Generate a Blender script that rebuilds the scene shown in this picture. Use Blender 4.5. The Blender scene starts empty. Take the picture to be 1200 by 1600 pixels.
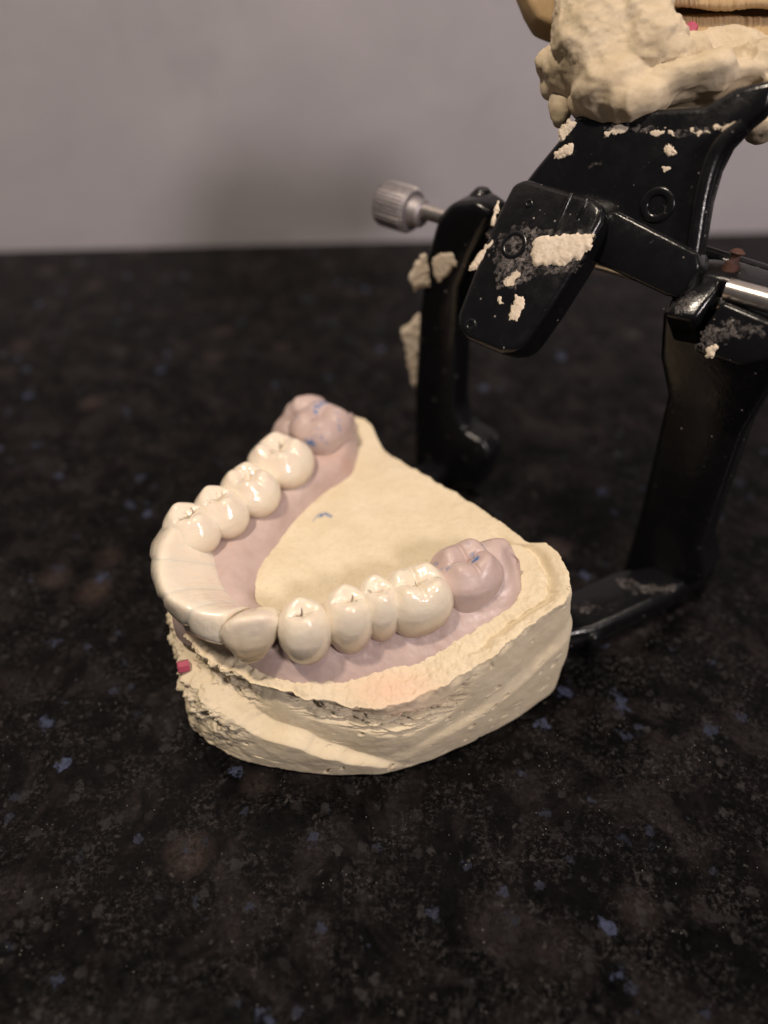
import bpy, bmesh, math, random
import numpy as np
from mathutils import Vector, Matrix

# ------------------------------------------------------------------ camera, world, lamps
SC = bpy.context.scene
COL = SC.collection
MM = 0.001
CAM_H, PITCH, FPX = 123.0, 42.5, 1200.0
cd = bpy.data.cameras.new('camera'); cam = bpy.data.objects.new('camera', cd); COL.objects.link(cam)
cam.location = (0, 0, CAM_H * MM)
cam.rotation_euler = (math.radians(90 - PITCH), 0, 0)
cd.sensor_fit = 'VERTICAL'; cd.sensor_height = 36; cd.sensor_width = 27; cd.lens = 27
cd.clip_start = 0.005; cd.clip_end = 50
cd.dof.use_dof = True; cd.dof.focus_distance = 0.126; cd.dof.aperture_fstop = 7.0
SC.camera = cam
W = bpy.data.worlds.new('World'); SC.world = W; W.use_nodes = True
bg = W.node_tree.nodes['Background']; bg.inputs[0].default_value = (0.80, 0.80, 0.90, 1); bg.inputs[1].default_value = 0.06

def area(name, loc, target, size, power, col, sy=None):
    l = bpy.data.lights.new(name, 'AREA'); l.energy = power; l.color = col
    l.shape = 'RECTANGLE' if sy else 'DISK'; l.size = size * MM
    if sy: l.size_y = sy * MM
    o = bpy.data.objects.new(name, l); COL.objects.link(o)
    o.location = Vector(loc) * MM
    o.rotation_euler = (Vector(target) - Vector(loc)).to_track_quat('-Z', 'Y').to_euler()
    return o
area('ceiling_lamp', (-210, 25, 670), (0, 95, 20), 50, 3.35, (1.0, 0.85, 0.69))
area('overhead_lamp', (60, -60, 640), (0, 95, 20), 26, 0.42, (1.0, 0.86, 0.70))
area('second_ceiling_lamp', (430, 60, 640), (0, 110, 20), 60, 0.5, (1.0, 0.86, 0.70))
area('room_lamp', (305, -225, 335), (0, 220, 50), 85, 1.6, (1.0, 0.88, 0.86))
SC.view_settings.view_transform = 'Standard'; SC.view_settings.look = 'None'
SC.view_settings.exposure = 0; SC.view_settings.gamma = 1

# ------------------------------------------------------------------ maths helpers (all lengths in mm)
_c, _s = math.cos(math.radians(PITCH)), math.sin(math.radians(PITCH))
def ray(px, py):
    x, y, z = (px - 600) / FPX, 1.0, -(py - 800) / FPX
    return np.array([x, y * _c + z * _s, -y * _s + z * _c])
O = np.array([0, 0, CAM_H])
def at_z(px, py, z):
    d = ray(px, py); return O + d * ((z - CAM_H) / d[2])
def at_t(px, py, t):
    return O + ray(px, py) * t
def on_plane(px, py, p0, n):
    d = ray(px, py); return O + d * (np.dot(p0 - O, n) / np.dot(d, n))
def proj(P):
    P = np.asarray(P, float) - O
    t = P[..., 1] * _c - P[..., 2] * _s
    up = P[..., 1] * _s + P[..., 2] * _c
    return 600 + FPX * P[..., 0] / t, 800 - FPX * up / t
def nrm(v):
    v = np.asarray(v, float); return v / np.linalg.norm(v)
def sstep(a, b, x):
    t = np.clip((x - a) / (b - a), 0, 1); return t * t * (3 - 2 * t)

_rng = np.random.RandomState(7)
_perm = np.concatenate([_rng.permutation(256)] * 3)
_grad = _rng.normal(size=(256, 3)); _grad /= np.linalg.norm(_grad, axis=1)[:, None]
def noise(P, scale=1.0, off=0.0):
    """gradient noise, roughly -1..1; scale = cycles per mm"""
    P = np.asarray(P, float) * scale + off
    i = np.floor(P).astype(int); f = P - i; u = f * f * f * (f * (f * 6 - 15) + 10)
    i = i & 255
    r = 0
    for dx in (0, 1):
        for dy in (0, 1):
            for dz in (0, 1):
                h = _perm[_perm[_perm[(i[..., 0] + dx) & 255] + ((i[..., 1] + dy) & 255)] + ((i[..., 2] + dz) & 255)]
                g = _grad[h]
                d = g[..., 0] * (f[..., 0] - dx) + g[..., 1] * (f[..., 1] - dy) + g[..., 2] * (f[..., 2] - dz)
                w = (u[..., 0] if dx else 1 - u[..., 0]) * (u[..., 1] if dy else 1 - u[..., 1]) * (u[..., 2] if dz else 1 - u[..., 2])
                r = r + d * w
    return r * 1.6
def fbm(P, scale, octaves=4, off=0.0, gain=0.5):
    r, a = 0, 1.0
    for k in range(octaves):
        r = r + a * noise(P, scale * 2 ** k, off + 17.3 * k); a *= gain
    return r

def catmull(pts, n, closed=False):
    pts = np.asarray(pts, float); m = len(pts)
    k = m if closed else m - 1
    t = np.linspace(0, k, n, endpoint=not closed)
    i = np.minimum(t.astype(int), k - 1); f = (t - i)[:, None]
    g = (lambda j: pts[j % m]) if closed else (lambda j: pts[np.clip(j, 0, m - 1)])
    p0, p1, p2, p3 = g(i - 1), g(i), g(i + 1), g(i + 2)
    return 0.5 * (2 * p1 + (p2 - p0) * f + (2 * p0 - 5 * p1 + 4 * p2 - p3) * f ** 2 + (3 * p1 - p0 - 3 * p2 + p3) * f ** 3)

def seg_dist(P, A, B):
    A, B = np.asarray(A, float), np.asarray(B, float); d = B - A
    t = np.clip(((P - A) @ d) / max(d @ d, 1e-9), 0, 1)
    return np.linalg.norm(P - (A + t[..., None] * d), axis=-1)
def stroke(P, pts, w, zs=1.0):
    m = np.zeros(P.shape[:-1]); k = np.array([1, 1, zs])
    for a, b in zip(pts[:-1], pts[1:]):
        m = np.maximum(m, np.exp(-(seg_dist(P * k, np.asarray(a) * k, np.asarray(b) * k) / w) ** 2))
    return m

# ------------------------------------------------------------------ object helpers
def origin_of(o):
    v = Vector((0, 0, 0))
    while o is not None: v = v + o.location; o = o.parent
    return v
def link(name, me, mat, parent=None, origin=None):
    o = bpy.data.objects.new(name, me); COL.objects.link(o)
    if mat: me.materials.append(mat)
    if parent is not None: o.parent = parent
    return o
def empty(name, loc, label, cat, group=None):
    o = bpy.data.objects.new(name, None); COL.objects.link(o)
    o.location = Vector(loc) * MM; o.empty_display_size = 0.01
    o['label'] = label; o['category'] = cat
    if group: o['group'] = group
    bpy.context.view_layer.update()
    return o
def mesh_from(name, V, F, mat, parent=None, attrs=None, smooth=True):
    V = np.asarray(V, float)
    org = np.array(origin_of(parent)) / MM if parent is not None else np.zeros(3)
    me = bpy.data.meshes.new(name)
    me.from_pydata(((V - org) * MM).tolist(), [], [list(map(int, f)) for f in F])
    if attrs:
        for k, a in attrs.items():
            at = me.attributes.new(k, 'FLOAT', 'POINT'); at.data.foreach_set('value', np.asarray(a, np.float32).ravel())
    me.polygons.foreach_set('use_smooth', [smooth] * len(me.polygons))
    me.update()
    o = link(name, me, mat)
    if parent is not None: o.parent = parent
    return o
def grid_faces(nr, nc, closed=False, flip=False, cap0=False, cap1=False):
    r = np.arange(nr - 1)[:, None]; c = np.arange(nc if closed else nc - 1)[None, :]
    a = r * nc + c; b = r * nc + (c + 1) % nc
    F = np.stack([a, b, b + nc, a + nc], -1).reshape(-1, 4)
    if flip: F = F[:, ::-1]
    F = F.tolist()
    if cap0: F.append(list(range(nc))[::1 if flip else -1])
    if cap1: F.append([(nr - 1) * nc + k for k in range(nc)][::-1 if flip else 1])
    return F
def fix_normals(o):
    bm = bmesh.new(); bm.from_mesh(o.data); bmesh.ops.recalc_face_normals(bm, faces=bm.faces); bm.to_mesh(o.data); bm.free()
    return o
def sharpen(bm, ang=38):
    for e in bm.edges:
        if len(e.link_faces) == 2 and e.calc_face_angle(0) > math.radians(ang): e.smooth = False
    for f in bm.faces: f.smooth = True
def to_obj(name, bm, mat, parent=None, ang=38):
    bmesh.ops.recalc_face_normals(bm, faces=bm.faces); sharpen(bm, ang)
    org = Vector((0, 0, 0)) if parent is None else origin_of(parent)
    for v in bm.verts: v.co = v.co * MM - org
    me = bpy.data.meshes.new(name); bm.to_mesh(me); bm.free()
    return link(name, me, mat, parent)
def slab(name, pts, n, thick, mat, parent=None, bevel=1.0, round_pts=0, segs=3, shrink=1.0):
    """polygon pts (front face) pushed back by thick along -n; rounded outline, bevelled edges"""
    pts = np.asarray(pts, float)
    if round_pts: pts = catmull(pts, round_pts, closed=True)
    n = nrm(n); bm = bmesh.new()
    ce = pts.mean(0)
    f = [bm.verts.new(p) for p in pts]; b = [bm.verts.new(ce + (p - ce) * shrink - n * thick) for p in pts]
    k = len(f)
    bm.faces.new(f); bm.faces.new(b[::-1])
    for i in range(k): bm.faces.new((f[(i + 1) % k], f[i], b[i], b[(i + 1) % k]))
    bmesh.ops.recalc_face_normals(bm, faces=bm.faces)
    if bevel:
        es = [e for e in bm.edges if e.calc_face_angle(0) > math.radians(25)]
        bmesh.ops.bevel(bm, geom=es, offset=bevel, segments=segs, profile=0.5, affect='EDGES', clamp_overlap=True)
    return to_obj(name, bm, mat, parent, 50)
def tube(name, path, radii, mat, parent=None, n=24, flute=0, flute_d=0.0):
    path = np.asarray(path, float); radii = np.atleast_1d(radii) * np.ones(len(path))
    T = np.gradient(path, axis=0); V = []
    ref = np.array([0, 0, 1.0])
    for p, t, r in zip(path, T, radii):
        t = nrm(t); x = nrm(np.cross(t, ref if abs(t[2]) < 0.95 else np.array([1.0, 0, 0]))); y = np.cross(t, x)
        th = np.linspace(0, 2 * np.pi, n, endpoint=False)
        rr = r * np.ones(n)
        if flute: rr = rr - flute_d * (0.5 + 0.5 * np.sign(np.sin(th * flute))) * (r > radii.max() * 0.9)
        V.append(p + np.outer(np.cos(th) * rr, x) + np.outer(np.sin(th) * rr, y))
    V = np.concatenate(V)
    o = mesh_from(name, V, grid_faces(len(path), n, True, cap0=True, cap1=True), mat, parent)
    bm = bmesh.new(); bm.from_mesh(o.data); bmesh.ops.recalc_face_normals(bm, faces=bm.faces); sharpen(bm, 35); bm.to_mesh(o.data); bm.free()
    return o
def torus(name, c, n, R, r, mat, parent, squash=0.4):
    n = nrm(n); x = nrm(np.cross(n, [0.3, 0.5, 0.8])); y = np.cross(n, x)
    a, b = np.meshgrid(np.linspace(0, 2 * np.pi, 64, endpoint=False), np.linspace(0, 2 * np.pi, 16, endpoint=False), indexing='ij')
    rr = R + r * np.cos(b)
    V = np.asarray(c) + rr[..., None] * (np.cos(a)[..., None] * x + np.sin(a)[..., None] * y) + (r * squash * np.sin(b))[..., None] * n
    F = []
    for i in range(64):
        for j in range(16):
            F.append([i * 16 + j, ((i + 1) % 64) * 16 + j, ((i + 1) % 64) * 16 + (j + 1) % 16, i * 16 + (j + 1) % 16])
    return fix_normals(mesh_from(name, V.reshape(-1, 3), F, mat, parent))
def fuse(name, blobs, voxel, mat, parent=None, disp=None, smooth_it=2, extra=None):
    """ellipsoids (centre, radii, optional rotation matrix) merged into one skin, then roughened"""
    bm = bmesh.new()
    for bl in blobs:
        c, r = bl[0], bl[1]
        M = Matrix.Translation(Vector(c)) @ (bl[2].to_4x4() if len(bl) > 2 else Matrix.Identity(4)) @ Matrix.Diagonal((*r, 1))
        bmesh.ops.create_icosphere(bm, subdivisions=4, radius=1.0, matrix=M)
    if extra: extra(bm)
    me = bpy.data.meshes.new('tmp'); bm.to_mesh(me); bm.free()
    o = bpy.data.objects.new('tmp', me); COL.objects.link(o)
    m = o.modifiers.new('r', 'REMESH'); m.mode = 'VOXEL'; m.voxel_size = voxel
    s = o.modifiers.new('s', 'SMOOTH'); s.iterations = smooth_it; s.factor = 0.5
    dg = bpy.context.evaluated_depsgraph_get(); e = bpy.data.meshes.new_from_object(o.evaluated_get(dg))
    bpy.data.objects.remove(o); bpy.data.meshes.remove(me)
    k = len(e.vertices); V = np.empty(k * 3); e.vertices.foreach_get('co', V); V = V.reshape(-1, 3)
    N = np.empty(k * 3); e.vertices.foreach_get('normal', N); N = N.reshape(-1, 3)
    if disp: V = V + N * disp(V, N)[:, None]
    F = [list(p.vertices) for p in e.polygons]
    bpy.data.meshes.remove(e)
    return mesh_from(name, V, F, mat, parent)
def splat(name, pts, n, thick, mat, parent, seed=0, rough=0.5, drop=0.12, cells=64, grain=0.3):
    """a dried splash of plaster: irregular low mound on a plane, its edge frayed by noise"""
    pts = np.asarray(pts, float); n = nrm(n); c = pts.mean(0)
    x = nrm(pts[0] - c); y = np.cross(n, x)
    q = np.stack([(pts - c) @ x, (pts - c) @ y], -1)
    lo, hi = q.min(0) - 0.9, q.max(0) + 0.9; h = max(hi - lo) / cells
    nx, ny = int((hi[0] - lo[0]) / h) + 2, int((hi[1] - lo[1]) / h) + 2
    X, Y = np.meshgrid(lo[0] + h * np.arange(nx), lo[1] + h * np.arange(ny), indexing='ij')
    G = np.stack([X.ravel(), Y.ravel()], -1); d = np.full(len(G), 1e9); ins = np.zeros(len(G), bool)
    for k in range(len(q)):
        a, b = q[k], q[(k + 1) % len(q)]
        d = np.minimum(d, seg_dist(G, a, b))
        cr = ((a[1] > G[:, 1]) != (b[1] > G[:, 1])) & (G[:, 0] < (b[0] - a[0]) * (G[:, 1] - a[1]) / (b[1] - a[1] + 1e-12) + a[0]); ins ^= cr
    sd = np.where(ins, d, -d)
    G3 = np.stack([G[:, 0], G[:, 1], 0 * sd + seed * 7.7], -1)
    sd = sd + rough * 0.8 * fbm(G3, 0.8, 5, seed, 0.6)
    H = thick * (1 - np.exp(-np.maximum(sd, 0) / 0.35)) * (1 + grain * fbm(G3, 0.9, 4, seed + 5, 0.6)) + np.minimum(sd, 0) * 1.2
    keep = (H > -drop).reshape(nx, ny)
    P = c + G[:, :1] * x + G[:, 1:] * y + np.maximum(H, -drop)[:, None] * n
    F = []; idx = np.arange(nx * ny).reshape(nx, ny)
    K = keep[:-1, :-1] | keep[1:, :-1] | keep[1:, 1:] | keep[:-1, 1:]
    for a, b in zip(*np.nonzero(K)): F.append([idx[a, b], idx[a + 1, b], idx[a + 1, b + 1], idx[a, b + 1]])
    used = np.unique(np.array(F)); mp = np.zeros(nx * ny, int); mp[used] = np.arange(len(used))
    return mesh_from(name, P[used], mp[np.array(F)], mat, parent)

# ------------------------------------------------------------------ materials
class NT:
    def __init__(s, name):
        s.m = bpy.data.materials.new(name); s.m.use_nodes = True; s.t = s.m.node_tree
        s.b = s.t.nodes['Principled BSDF']; s.x = s.node('ShaderNodeTexCoord').outputs['Object']
    def node(s, k, **kw):
        n = s.t.nodes.new(k)
        for a, v in kw.items(): setattr(n, a, v)
        return n
    def put(s, sock, v):
        if isinstance(v, bpy.types.NodeSocket): s.t.links.new(v, sock)
        else: sock.default_value = v if not isinstance(v, tuple) or len(v) != 3 else (*v, 1)
    def set(s, **kw):
        for k, v in kw.items(): s.put(s.b.inputs[k.replace('_', ' ')], v)
    def noise(s, scale, detail=4, rough=0.55, dist=0.0, vec=None):
        n = s.node('ShaderNodeTexNoise'); s.put(n.inputs['Vector'], vec or s.x)
        n.inputs['Scale'].default_value = scale * 1000; n.inputs['Detail'].default_value = detail
        n.inputs['Roughness'].default_value = rough; n.inputs['Distortion'].default_value = dist
        return n.outputs['Fac']
    def voro(s, scale, out='Distance', vec=None, rnd=1.0):
        n = s.node('ShaderNodeTexVoronoi'); s.put(n.inputs['Vector'], vec or s.x)
        n.inputs['Scale'].default_value = scale * 1000; n.inputs['Randomness'].default_value = rnd
        return n.outputs[out]
    def ramp(s, fac, stops, interp='LINEAR'):
        n = s.node('ShaderNodeValToRGB'); s.put(n.inputs[0], fac); e = n.color_ramp.elements; n.color_ramp.interpolation = interp
        while len(e) < len(stops): e.new(0.5)
        for q, (p, c) in zip(e, stops): q.position = p; q.color = (c, c, c, 1) if not isinstance(c, tuple) else (*c, 1)
        return n.outputs[0]
    def mix(s, fac, a, b, mode='MIX'):
        n = s.node('ShaderNodeMix', data_type='RGBA', blend_type=mode)
        s.put(n.inputs[0], fac); s.put(n.inputs[6], a); s.put(n.inputs[7], b); return n.outputs[2]
    def math(s, op, a, b=0.5, c=None):
        n = s.node('ShaderNodeMath', operation=op); s.put(n.inputs[0], a); s.put(n.inputs[1], b)
        if c is not None: s.put(n.inputs[2], c)
        return n.outputs[0]
    def attr(s, name):
        return s.node('ShaderNodeAttribute', attribute_name=name).outputs['Fac']
    def bump(s, h, strength, dist_mm, normal=None):
        n = s.node('ShaderNodeBump'); n.inputs['Strength'].default_value = strength; n.inputs['Distance'].default_value = dist_mm * MM
        s.put(n.inputs['Height'], h)
        if normal is not None: s.put(n.inputs['Normal'], normal)
        return n.outputs[0]

def plaster(name, ca, cb, stained=False, bump=1.0):
    t = NT(name)
    col = t.mix(t.ramp(t.noise(0.16, 6, 0.6), [(0.35, 0.0), (0.68, 1.0)]), ca, cb)
    col = t.mix(t.ramp(t.noise(1.4, 4, 0.6), [(0.52, 0.0), (0.75, 0.30)]), col, tuple(x * 0.72 for x in ca))
    # rare tiny dark specks and air-bubble pits
    spk = t.ramp(t.voro(0.55), [(0.0, 1.0), (0.035, 1.0), (0.06, 0.0)])
    keep = t.ramp(t.noise(0.5, 2, 0.5), [(0.55, 0.0), (0.6, 0.8)])
    sp = t.math('MULTIPLY', spk, keep)
    col = t.mix(sp, col, (0.22, 0.16, 0.10))
    if stained:
        col = t.mix(t.math('MULTIPLY', t.attr('pink'), 0.42), col, (0.80, 0.45, 0.34))
        col = t.mix(t.math('MULTIPLY', t.attr('dark_strata'), 0.4), col, (0.30, 0.22, 0.16))  # darker brown streaks along the layered strip below the front rim
        col = t.mix(t.attr('blue'), col, (0.03, 0.12, 0.33))
    n1 = t.bump(t.noise(3.2, 5, 0.62), 0.28 * bump, 0.14)
    n2 = t.bump(t.noise(0.7, 4, 0.55), 0.28 * bump, 0.4, n1)
    n3 = t.bump(t.math('MULTIPLY', sp, -1.0), 0.5, 0.3, n2)
    t.set(Base_Color=col, Roughness=0.82, Normal=n3)
    t.b.inputs['Specular IOR Level'].default_value = 0.25
    return t.m
M_CAST = plaster('cream_die_stone', (0.65, 0.55, 0.385), (0.71, 0.615, 0.455), True, 0.7)
M_PLAS = plaster('mounting_plaster', (0.50, 0.405, 0.27), (0.62, 0.52, 0.38), False, 1.1)
M_SPLASH = plaster('dried_plaster_splash', (0.62, 0.52, 0.40), (0.70, 0.61, 0.50), False, 1.4)
M_BLOCK = plaster('yellow_cast_stone', (0.42, 0.29, 0.15), (0.48, 0.34, 0.19), False, 0.7)

def gum():
    t = NT('mauve_gum_mask')
    col = t.mix(t.ramp(t.noise(0.13, 4, 0.55), [(0.35, 0.0), (0.65, 1.0)]), (0.47, 0.35, 0.32), (0.55, 0.43, 0.395))
    col = t.mix(t.ramp(t.noise(0.28, 3, 0.6, 0.6), [(0.55, 0.0), (0.75, 0.45)]), col, (0.45, 0.335, 0.325))
    col = t.mix(t.ramp(t.noise(0.75, 5, 0.7), [(0.58, 0.0), (0.72, 0.25)]), col, (0.60, 0.46, 0.40))
    spk = t.ramp(t.voro(0.5), [(0.0, 1.0), (0.03, 1.0), (0.055, 0.0)])
    col = t.mix(t.math('MULTIPLY', spk, t.ramp(t.noise(0.4, 2), [(0.56, 0.0), (0.6, 0.8)])), col, (0.16, 0.09, 0.10))
    col = t.mix(t.math('MULTIPLY', t.attr('warm'), 0.6), col, (0.42, 0.22, 0.14))
    col = t.mix(t.attr('blue'), col, (0.045, 0.15, 0.36))
    n = t.bump(t.noise(1.6, 4, 0.55), 0.12, 0.15); n = t.bump(t.noise(0.4, 3, 0.5), 0.2, 0.4, n)
    t.set(Base_Color=col, Roughness=t.ramp(t.noise(0.5, 3), [(0.3, 0.32), (0.7, 0.48)]), Normal=n)
    t.b.inputs['Specular IOR Level'].default_value = 0.4
    t.b.inputs['Subsurface Weight'].default_value = 0.15; t.b.inputs['Subsurface Radius'].default_value = (1, 0.5, 0.4); t.b.inputs['Subsurface Scale'].default_value = 0.7 * MM
    return t.m
M_GUM = gum()

def enamel():
    t = NT('glazed_porcelain')
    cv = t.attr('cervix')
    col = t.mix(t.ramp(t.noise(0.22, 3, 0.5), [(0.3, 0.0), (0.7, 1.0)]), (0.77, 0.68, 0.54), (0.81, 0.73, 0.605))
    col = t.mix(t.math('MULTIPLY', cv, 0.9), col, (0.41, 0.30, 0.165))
    col = t.mix(t.math('MULTIPLY', t.attr('rosy'), 0.5), col, (0.83, 0.70, 0.60))
    col = t.mix(t.attr('stain'), col, (0.10, 0.045, 0.022))
    n = t.bump(t.noise(1.5, 4, 0.6, 0.3), 0.30, 0.22)
    n = t.bump(t.noise(0.5, 2, 0.5), 0.14, 0.5, n)
    t.set(Base_Color=col, Roughness=t.ramp(t.noise(0.8, 3), [(0.3, 0.06), (0.7, 0.13)]), Normal=n)
    t.b.inputs['IOR'].default_value = 1.55; t.b.inputs['Coat Weight'].default_value = 0.5; t.b.inputs['Coat Roughness'].default_value = 0.04
    t.b.inputs['Subsurface Weight'].default_value = 0.35; t.b.inputs['Subsurface Radius'].default_value = (1.0, 0.6, 0.35); t.b.inputs['Subsurface Scale'].default_value = 1.1 * MM
    return t.m
M_ENAMEL = enamel()

def black_paint():
    t = NT('black_enamelled_metal')
    sc = t.ramp(t.noise(0.35, 6, 0.7, 0.8), [(0.60, 0.0), (0.78, 1.0)])
    fine = t.ramp(t.noise(1.6, 5, 0.75), [(0.56, 0.0), (0.70, 1.0)])
    dust = t.math('MULTIPLY', sc, fine)
    col = t.mix(t.math('MULTIPLY', dust, 0.55), (0.0055, 0.0055, 0.0065), (0.34, 0.30, 0.30))
    spk = t.math('MULTIPLY', t.ramp(t.voro(0.45), [(0.0, 1.0), (0.05, 1.0), (0.09, 0.0)]), t.ramp(t.noise(0.3, 2), [(0.5, 0.0), (0.55, 0.8)]))
    col = t.mix(spk, col, (0.42, 0.37, 0.35))
    r = t.mix(dust, t.ramp(t.noise(0.3, 5, 0.65), [(0.3, 0.14), (0.75, 0.34)]), (0.7, 0.7, 0.7))
    n = t.bump(t.noise(0.7, 4, 0.6), 0.22, 0.3); n = t.bump(dust, 0.4, 0.15, n)
    t.set(Base_Color=col, Roughness=r, Normal=n)
    t.b.inputs['Specular IOR Level'].default_value = 0.32
    return t.m
M_BLACK = black_paint()

def metal(name, col, rough, rust=False):
    t = NT(name)
    c = t.mix(t.ramp(t.noise(0.9, 5, 0.6), [(0.35, 0.0), (0.7, 1.0)]), col, tuple(x * 0.75 for x in col))
    t.set(Base_Color=c, Roughness=rough, Metallic=0.0 if rust else 0.9, Normal=t.bump(t.noise(1.6, 5), 0.4 if rust else 0.1, 0.2))
    return t.m
M_STEEL = metal('worn_steel', (0.62, 0.57, 0.53), 0.28)
M_KNOB = metal('satin_aluminium', (0.40, 0.37, 0.38), 0.6)
M_RUST = metal('rusty_screw', (0.07, 0.028, 0.018), 0.7, True)
def flat(name, col, rough):
    t = NT(name); t.set(Base_Color=t.mix(t.noise(0.8, 3), col, tuple(x * 0.8 for x in col)), Roughness=rough, Normal=t.bump(t.noise(1.0, 3), 0.2, 0.2)); return t.m
M_PINK = flat('pink_plastic', (0.42, 0.07, 0.12), 0.45)

def granite():
    t = NT('polished_black_granite')
    warp = t.node('ShaderNodeTexNoise'); t.put(warp.inputs['Vector'], t.x); warp.inputs['Scale'].default_value = 450; warp.inputs['Detail'].default_value = 4
    add = t.node('ShaderNodeVectorMath', operation='MULTIPLY_ADD'); t.put(add.inputs[0], warp.outputs['Color']); add.inputs[1].default_value = (0.0018, 0.0018, 0.0018); t.put(add.inputs[2], t.x)
    wv = add.outputs[0]
    col = t.mix(t.ramp(t.noise(0.35, 8, 0.72), [(0.38, 0.0), (0.72, 1.0)]), (0.0014, 0.0014, 0.0016), (0.0052, 0.0048, 0.0050))
    fib = t.ramp(t.noise(0.8, 8, 0.75, 1.0), [(0.36, 0.0), (0.72, 1.0)])
    cloud = t.ramp(t.noise(0.075, 6, 0.62, 0.8), [(0.50, 0.0), (0.62, 1.0)])
    col = t.mix(t.math('MULTIPLY', cloud, t.math('MULTIPLY_ADD', fib, 0.8, 0.1)), col, (0.024, 0.0190, 0.0188))
    c = t.node('ShaderNodeSeparateColor'); t.put(c.inputs[0], t.voro(0.10, 'Color', wv))
    big = t.math('MULTIPLY', t.ramp(c.outputs[0], [(0.87, 0.0), (0.90, 1.0)]), t.ramp(t.voro(0.10, 'Distance', wv), [(0.12, 1.0), (0.48, 0.0)]))
    col = t.mix(t.math('MULTIPLY', big, t.math('MULTIPLY_ADD', fib, 0.9, 0.1)), col, t.mix(c.outputs[1], (0.070, 0.046, 0.041), (0.040, 0.035, 0.031)))
    grit = t.ramp(t.noise(1.1, 6, 0.8), [(0.50, 0.0), (0.62, 1.0)])
    col = t.mix(t.math('MULTIPLY', grit, t.ramp(t.noise(0.14, 4, 0.6), [(0.42, 0.0), (0.62, 0.8)])), col, (0.044, 0.040, 0.039))
    for sc_, thr, cA, cB, rad, sd in ((0.45, 0.80, (0.028, 0.026, 0.0255), (0.010, 0.0095, 0.010), 0.42, 3.1), (0.20, 0.89, (0.016, 0.018, 0.027), (0.055, 0.066, 0.115), 0.27, 7.7), (0.36, 0.93, (0.030, 0.033, 0.050), (0.014, 0.016, 0.022), 0.30, 12.3), (0.9, 0.93, (0.040, 0.036, 0.032), (0.016, 0.017, 0.022), 0.34, 1.9)):
        mp = t.node('ShaderNodeVectorMath', operation='ADD'); t.put(mp.inputs[0], wv); mp.inputs[1].default_value = (sd, sd * 0.7, 0)
        s = t.node('ShaderNodeSeparateColor'); t.put(s.inputs[0], t.voro(sc_, 'Color', mp.outputs[0]))
        dd = t.math('MULTIPLY_ADD', t.math('SUBTRACT', t.noise(sc_ * 2.6, 4, 0.65), 0.5), 1.1, t.voro(sc_, 'Distance', mp.outputs[0]))
        mk = t.math('MULTIPLY', t.ramp(s.outputs[0], [(thr, 0.0), (thr + 0.02, 1.0)]), t.ramp(dd, [(rad * 0.75, 1.0), (rad * 1.15, 0.0)]))
        mk = t.math('MULTIPLY', mk, t.ramp(t.noise(0.9, 5, 0.7), [(0.36, 0.35), (0.56, 1.0)]))
        col = t.mix(mk, col, t.mix(s.outputs[1], cA, cB))
    # pin-prick sparkles of mica
    s = t.node('ShaderNodeSeparateColor'); t.put(s.inputs[0], t.voro(1.7, 'Color'))
    mk = t.math('MULTIPLY', t.ramp(s.outputs[0], [(0.93, 0.0), (0.935, 1.0)]), t.ramp(t.voro(1.7, 'Distance'), [(0.10, 1.0), (0.2, 0.0)]))
    mk = t.math('MULTIPLY', mk, t.ramp(t.noise(0.08, 2), [(0.45, 0.0), (0.6, 1.0)]))
    col = t.mix(mk, col, (0.20, 0.19, 0.175))
    t.set(Base_Color=col, Roughness=t.ramp(t.noise(0.6, 4), [(0.3, 0.14), (0.7, 0.26)]), Normal=t.bump(t.noise(1.3, 4), 0.04, 0.15))
    t.b.inputs['Specular IOR Level'].default_value = 0.07
    return t.m
M_GRAN = granite()
def wallmat():
    t = NT('grey_painted_wall')
    col = t.mix(t.ramp(t.noise(0.012, 4, 0.6), [(0.35, 0.0), (0.65, 1.0)]), (0.40, 0.38, 0.41), (0.475, 0.45, 0.48))
    smear = t.ramp(t.noise(0.028, 3, 0.5, 1.5), [(0.60, 0.0), (0.72, 0.22)])
    col = t.mix(smear, col, (0.25, 0.235, 0.25))
    t.set(Base_Color=col, Roughness=0.7, Normal=t.bump(t.noise(0.03, 4), 0.3, 1.5))
    return t.m
M_WALL = wallmat()

# ------------------------------------------------------------------ setting: granite worktop and wall
def box_obj(name, lo, hi, mat, rot=0, about=(0, 0, 0)):
    bm = bmesh.new(); bmesh.ops.create_cube(bm, size=1)
    for v in bm.verts: v.co = Vector([(lo[i] + hi[i]) / 2 + v.co[i] * (hi[i] - lo[i]) for i in range(3)])
    bmesh.ops.rotate(bm, verts=bm.verts, cent=Vector(about), matrix=Matrix.Rotation(rot, 3, 'Z'))
    o = to_obj(name, bm, mat); o['kind'] = 'structure'; return o
box_obj('counter', (-900, -330, -30), (900, 288.5, 0), M_GRAN, math.atan(0.0600), (0, 288, 0))
box_obj('wall', (-1100, 288, -200), (1100, 320, 900), M_WALL, math.atan(0.0600), (0, 288, 0))

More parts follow.
